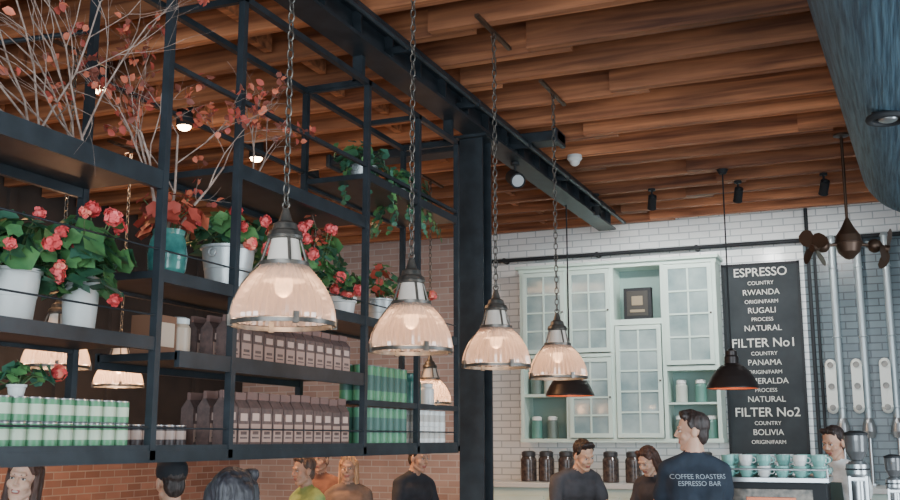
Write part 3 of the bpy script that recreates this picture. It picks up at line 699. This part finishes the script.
    H=[('e',(0,-.012,.035),(.074,.094,.084),None,0),('e',(0,.022,-.03),(.057,.066,.078),None,0),('c',(-.01,.06,-.097),(.01,.06,-.097),.018,.018,0),
       ('c',(0,.088,.012),(0,.105,-.02),.007,.010,0),('c',(-.01,.091,-.026),(.01,.091,-.026),.008,.008,0),('c',(-.03,.078,.026),(.03,.078,.026),.012,.012,0),
       ('c',(-.036,.056,-.025),(-.03,.063,-.03),.026,.022,0),('c',(.036,.056,-.025),(.03,.063,-.03),.026,.022,0),('c',(-.048,.0,-.06),(-.02,.052,-.09),.02,.018,0),('c',(.048,.0,-.06),(.02,.052,-.09),.02,.018,0),
       ('e',(-.077,-.005,-.005),(.012,.02,.031),None,0),('e',(.077,-.005,-.005),(.012,.02,.031),None,0),
       ('c',(-.018,.081,-.055),(.018,.081,-.055),.0055,.0055,1),('c',(-.014,.08,-.064),(.014,.08,-.064),.006,.006,1),('c',(0,-.015,-.06),(0,-.025,-.12),.05,.05,0)]
    fuse('face',H,.0042,[sk,lipm],hh,2)
    b=MB()
    for s in(-1,1):
        b.sph((s*.03,.079,.004),(.013,.009,.006),n=12,m=0);b.sph((s*.03,.0845,.004),(.0055,.005,.0055),n=10,m=1);b.cyl((s*.016,.089,.024),(s*.045,.080,.026),.0028,.0018,n=6,m=2)
        b.cyl((s*.018,.087,.010),(s*.043,.080,.009),.0018,.0014,n=6,m=2)
    if smile: b.sph((0,.0835,-.059),(.018,.006,.005),n=12,m=0)
    b.obj('eyes_and_brows',[eyew,eyed,hr],hh)
    Q=[('e',(0,-.024,.048),(.079,.096,.08),None,0),('c',(-.045,.05,.096),(.045,.05,.1),.02,.022,0),('c',(-.068,.02,.05),(-.073,.005,.015),.014,.008,0),('c',(.068,.02,.05),(.073,.005,.015),.014,.008,0),('e',(0,-.058,-.012),(.064,.05,.068),None,0)]
    if style=='quiff': Q+=[('c',(-.03,.05,.11),(.04,.058,.112),.022,.018,0),('c',(0,.0,.106),(.0,.05,.108),.034,.024,0)]
    if style in('long','bob'):
        z1=-.2 if style=='long' else -.1
        for s in(-1,1): Q+=[('c',(s*.066,.0,.06),(s*.078,-.015,z1),.022,.026,0),('c',(s*.05,-.05,.04),(s*.056,-.06,z1-.01),.045,.045,0),('c',(s*.02,.058,.098),(s*.066,.04,.04),.02,.013,0)]
        Q+=[('c',(0,-.06,.04),(0,-.078,z1-.01),.058,.052,0)]
    fuse('hair',Q,.005,[hr],hh,4,.004,60)
    if capc:
        cm=M(name+'_cap',capc,.8);fuse('cap',[('e',(0,-.015,.065),(.09,.108,.085),None,0),('c',(-.04,.08,.06),(.04,.08,.06),.012,.012,0),('c',(-.03,.13,.05),(.03,.13,.05),.01,.01,0),('c',(0,.08,.055),(0,.13,.05),.02,.02,0)],.007,[cm],hh,2)
    if apron:
        am=M(name+'_apron',apron,.85);b=MB()
        n1,n2=9,12;vs=[]
        for j in range(n2):
            z=.55+j*(1.36-.55)/(n2-1)
            for i in range(n1):
                wdt=.15 if z<1.12 else .09
                x=(-1+2*i/(n1-1))*wdt;pp=ln((x,.0,z));oo=ln((x,.5,z)) if z>zh else V((x,.5,z));oo=oo*k;tt=pp*k
                hit,loc,nn,_=body.ray_cast(oo,(tt-oo).normalized());
                vs.append((loc+nn*.008) if hit and (loc-tt).length<.2 else tt+V((0,.13*k,0)))
        b.add(vs,[(j*n1+i,j*n1+i+1,(j+1)*n1+i+1,(j+1)*n1+i) for j in range(n2-1) for i in range(n1-1)],0,True);b.obj('apron',am,e)
    if ltext:
        c_=bpy.data.curves.new('t','FONT');c_.body=ltext;c_.size=.04;c_.align_x='CENTER';c_.align_y='CENTER'
        to=bpy.data.objects.new('t',c_);bpy.context.scene.collection.objects.link(to);dg=bpy.context.evaluated_depsgraph_get();dg.update()
        tm=bpy.data.meshes.new_from_object(to.evaluated_get(dg));bpy.data.objects.remove(to)
        for v in tm.vertices:
            x,z=v.co.x,v.co.y;oo=V((x,-.5,1.35*k+z));hit,loc,nn,_=body.ray_cast(oo,V((0,1,0)))
            v.co=(loc+V((0,-.004,0))) if hit else V((x,-.13*k,1.35*k+z))
        tm.materials.clear();tm.materials.append(M('print',(150,160,168),.8));o=bpy.data.objects.new('back_print',tm);bpy.context.scene.collection.objects.link(o);o.parent=e
    return e
bpy.context.view_layer.update()
person('man_in_navy_tshirt',(-1.12,6.5,1.64),24,0,(28,38,50),(40,44,54),style='quiff',hyaw=82,arms='low',ltext='COFFEE ROASTERS\nESPRESSO BAR',w=.92,skin=(214,170,146))
person('barista_leaning_forward',(-2.14,7.72,1.475),228,26,(66,66,70),(40,42,48),style='quiff',hpitch=6,hroll=6,arms='work',skin=(220,176,148))
person('woman_barista',(-1.74,8.1,1.43),155,24,(60,58,62),(40,40,46),style='bob',hair=(58,40,34),hpitch=12,arms='work',w=.9,skin=(228,184,158))
person('barista_at_machine',(-.38,7.95,1.57),150,6,(216,220,218),(50,52,58),style='short',hpitch=10,arms='work',apron=(90,120,124),skin=(212,166,140))
person('smiling_woman',(-3.55,3.6,1.425),206,0,(48,40,42),(50,50,58),style='long',hair=(58,40,34),hroll=-8,arms='down',w=.9,skin=(236,192,168),smile=True)
person('woman_with_dark_hair',(-1.76,2.6,1.41),10,0,(40,44,48),(40,42,48),style='bob',hair=(26,26,30),w=.9)
person('man_in_black_cap',(-3.1,4.05,1.40),60,0,(40,42,48),(40,42,48),style='short',capc=(36,40,46),hyaw=0)
person('customer_in_green_top',(-3.75,6.35,1.38),150,5,(130,150,92),(60,62,70),style='short',hair=(70,54,46),arms='low',sleeve=1)
person('blonde_woman',(-3.75,7.0,1.38),200,0,(120,100,88),(60,62,70),style='long',hair=(160,120,88),w=.9,arms='work',sleeve=1)
person('man_in_black_shirt',(-3.4,7.5,1.45),250,12,(42,44,50),(44,44,50),style='short',hair=(50,42,36),arms='work')
person('customer_in_brown_top',(-4.5,7.9,1.42),180,0,(120,84,72),(60,62,70),style='short',hair=(90,66,52),arms='low',sleeve=1)

# ------------------------------------------------ lights, world, camera
w=bpy.data.worlds.new('World');bpy.context.scene.world=w;w.use_nodes=True
bg=w.node_tree.nodes['Background'];bg.inputs[0].default_value=lin(( 198,214,224));bg.inputs[1].default_value=1.9
light('front_daylight_fill','AREA',(.5,-2.6,2.2),640,(222,233,242),6,sizey=3.4,rot=(math.radians(90),0,0))  # added daylight fill from behind the camera; no shopfront is built
light('side_daylight_fill','AREA',(3.3,5.5,2.0),360,(220,232,242),5,rot=(0,math.radians(90),0),sizey=2.4)  # added cool area fill from the right; that wall has no window
light('back_room_fill','AREA',(-5.4,6.5,3.9),80,(255,206,164),3,rot=(0,0,0),sizey=.4)  # added area fill for a warm glow behind the rack, no fitting
cam=bpy.data.cameras.new('Camera');cam.lens=1038/900*36;cam.sensor_width=36
co=bpy.data.objects.new('Camera',cam);bpy.context.scene.collection.objects.link(co)
co.location=(0,0,1.6);co.rotation_euler=(math.radians(90+10.3),0,math.radians(22.7));bpy.context.scene.camera=co
cam.clip_start=.05
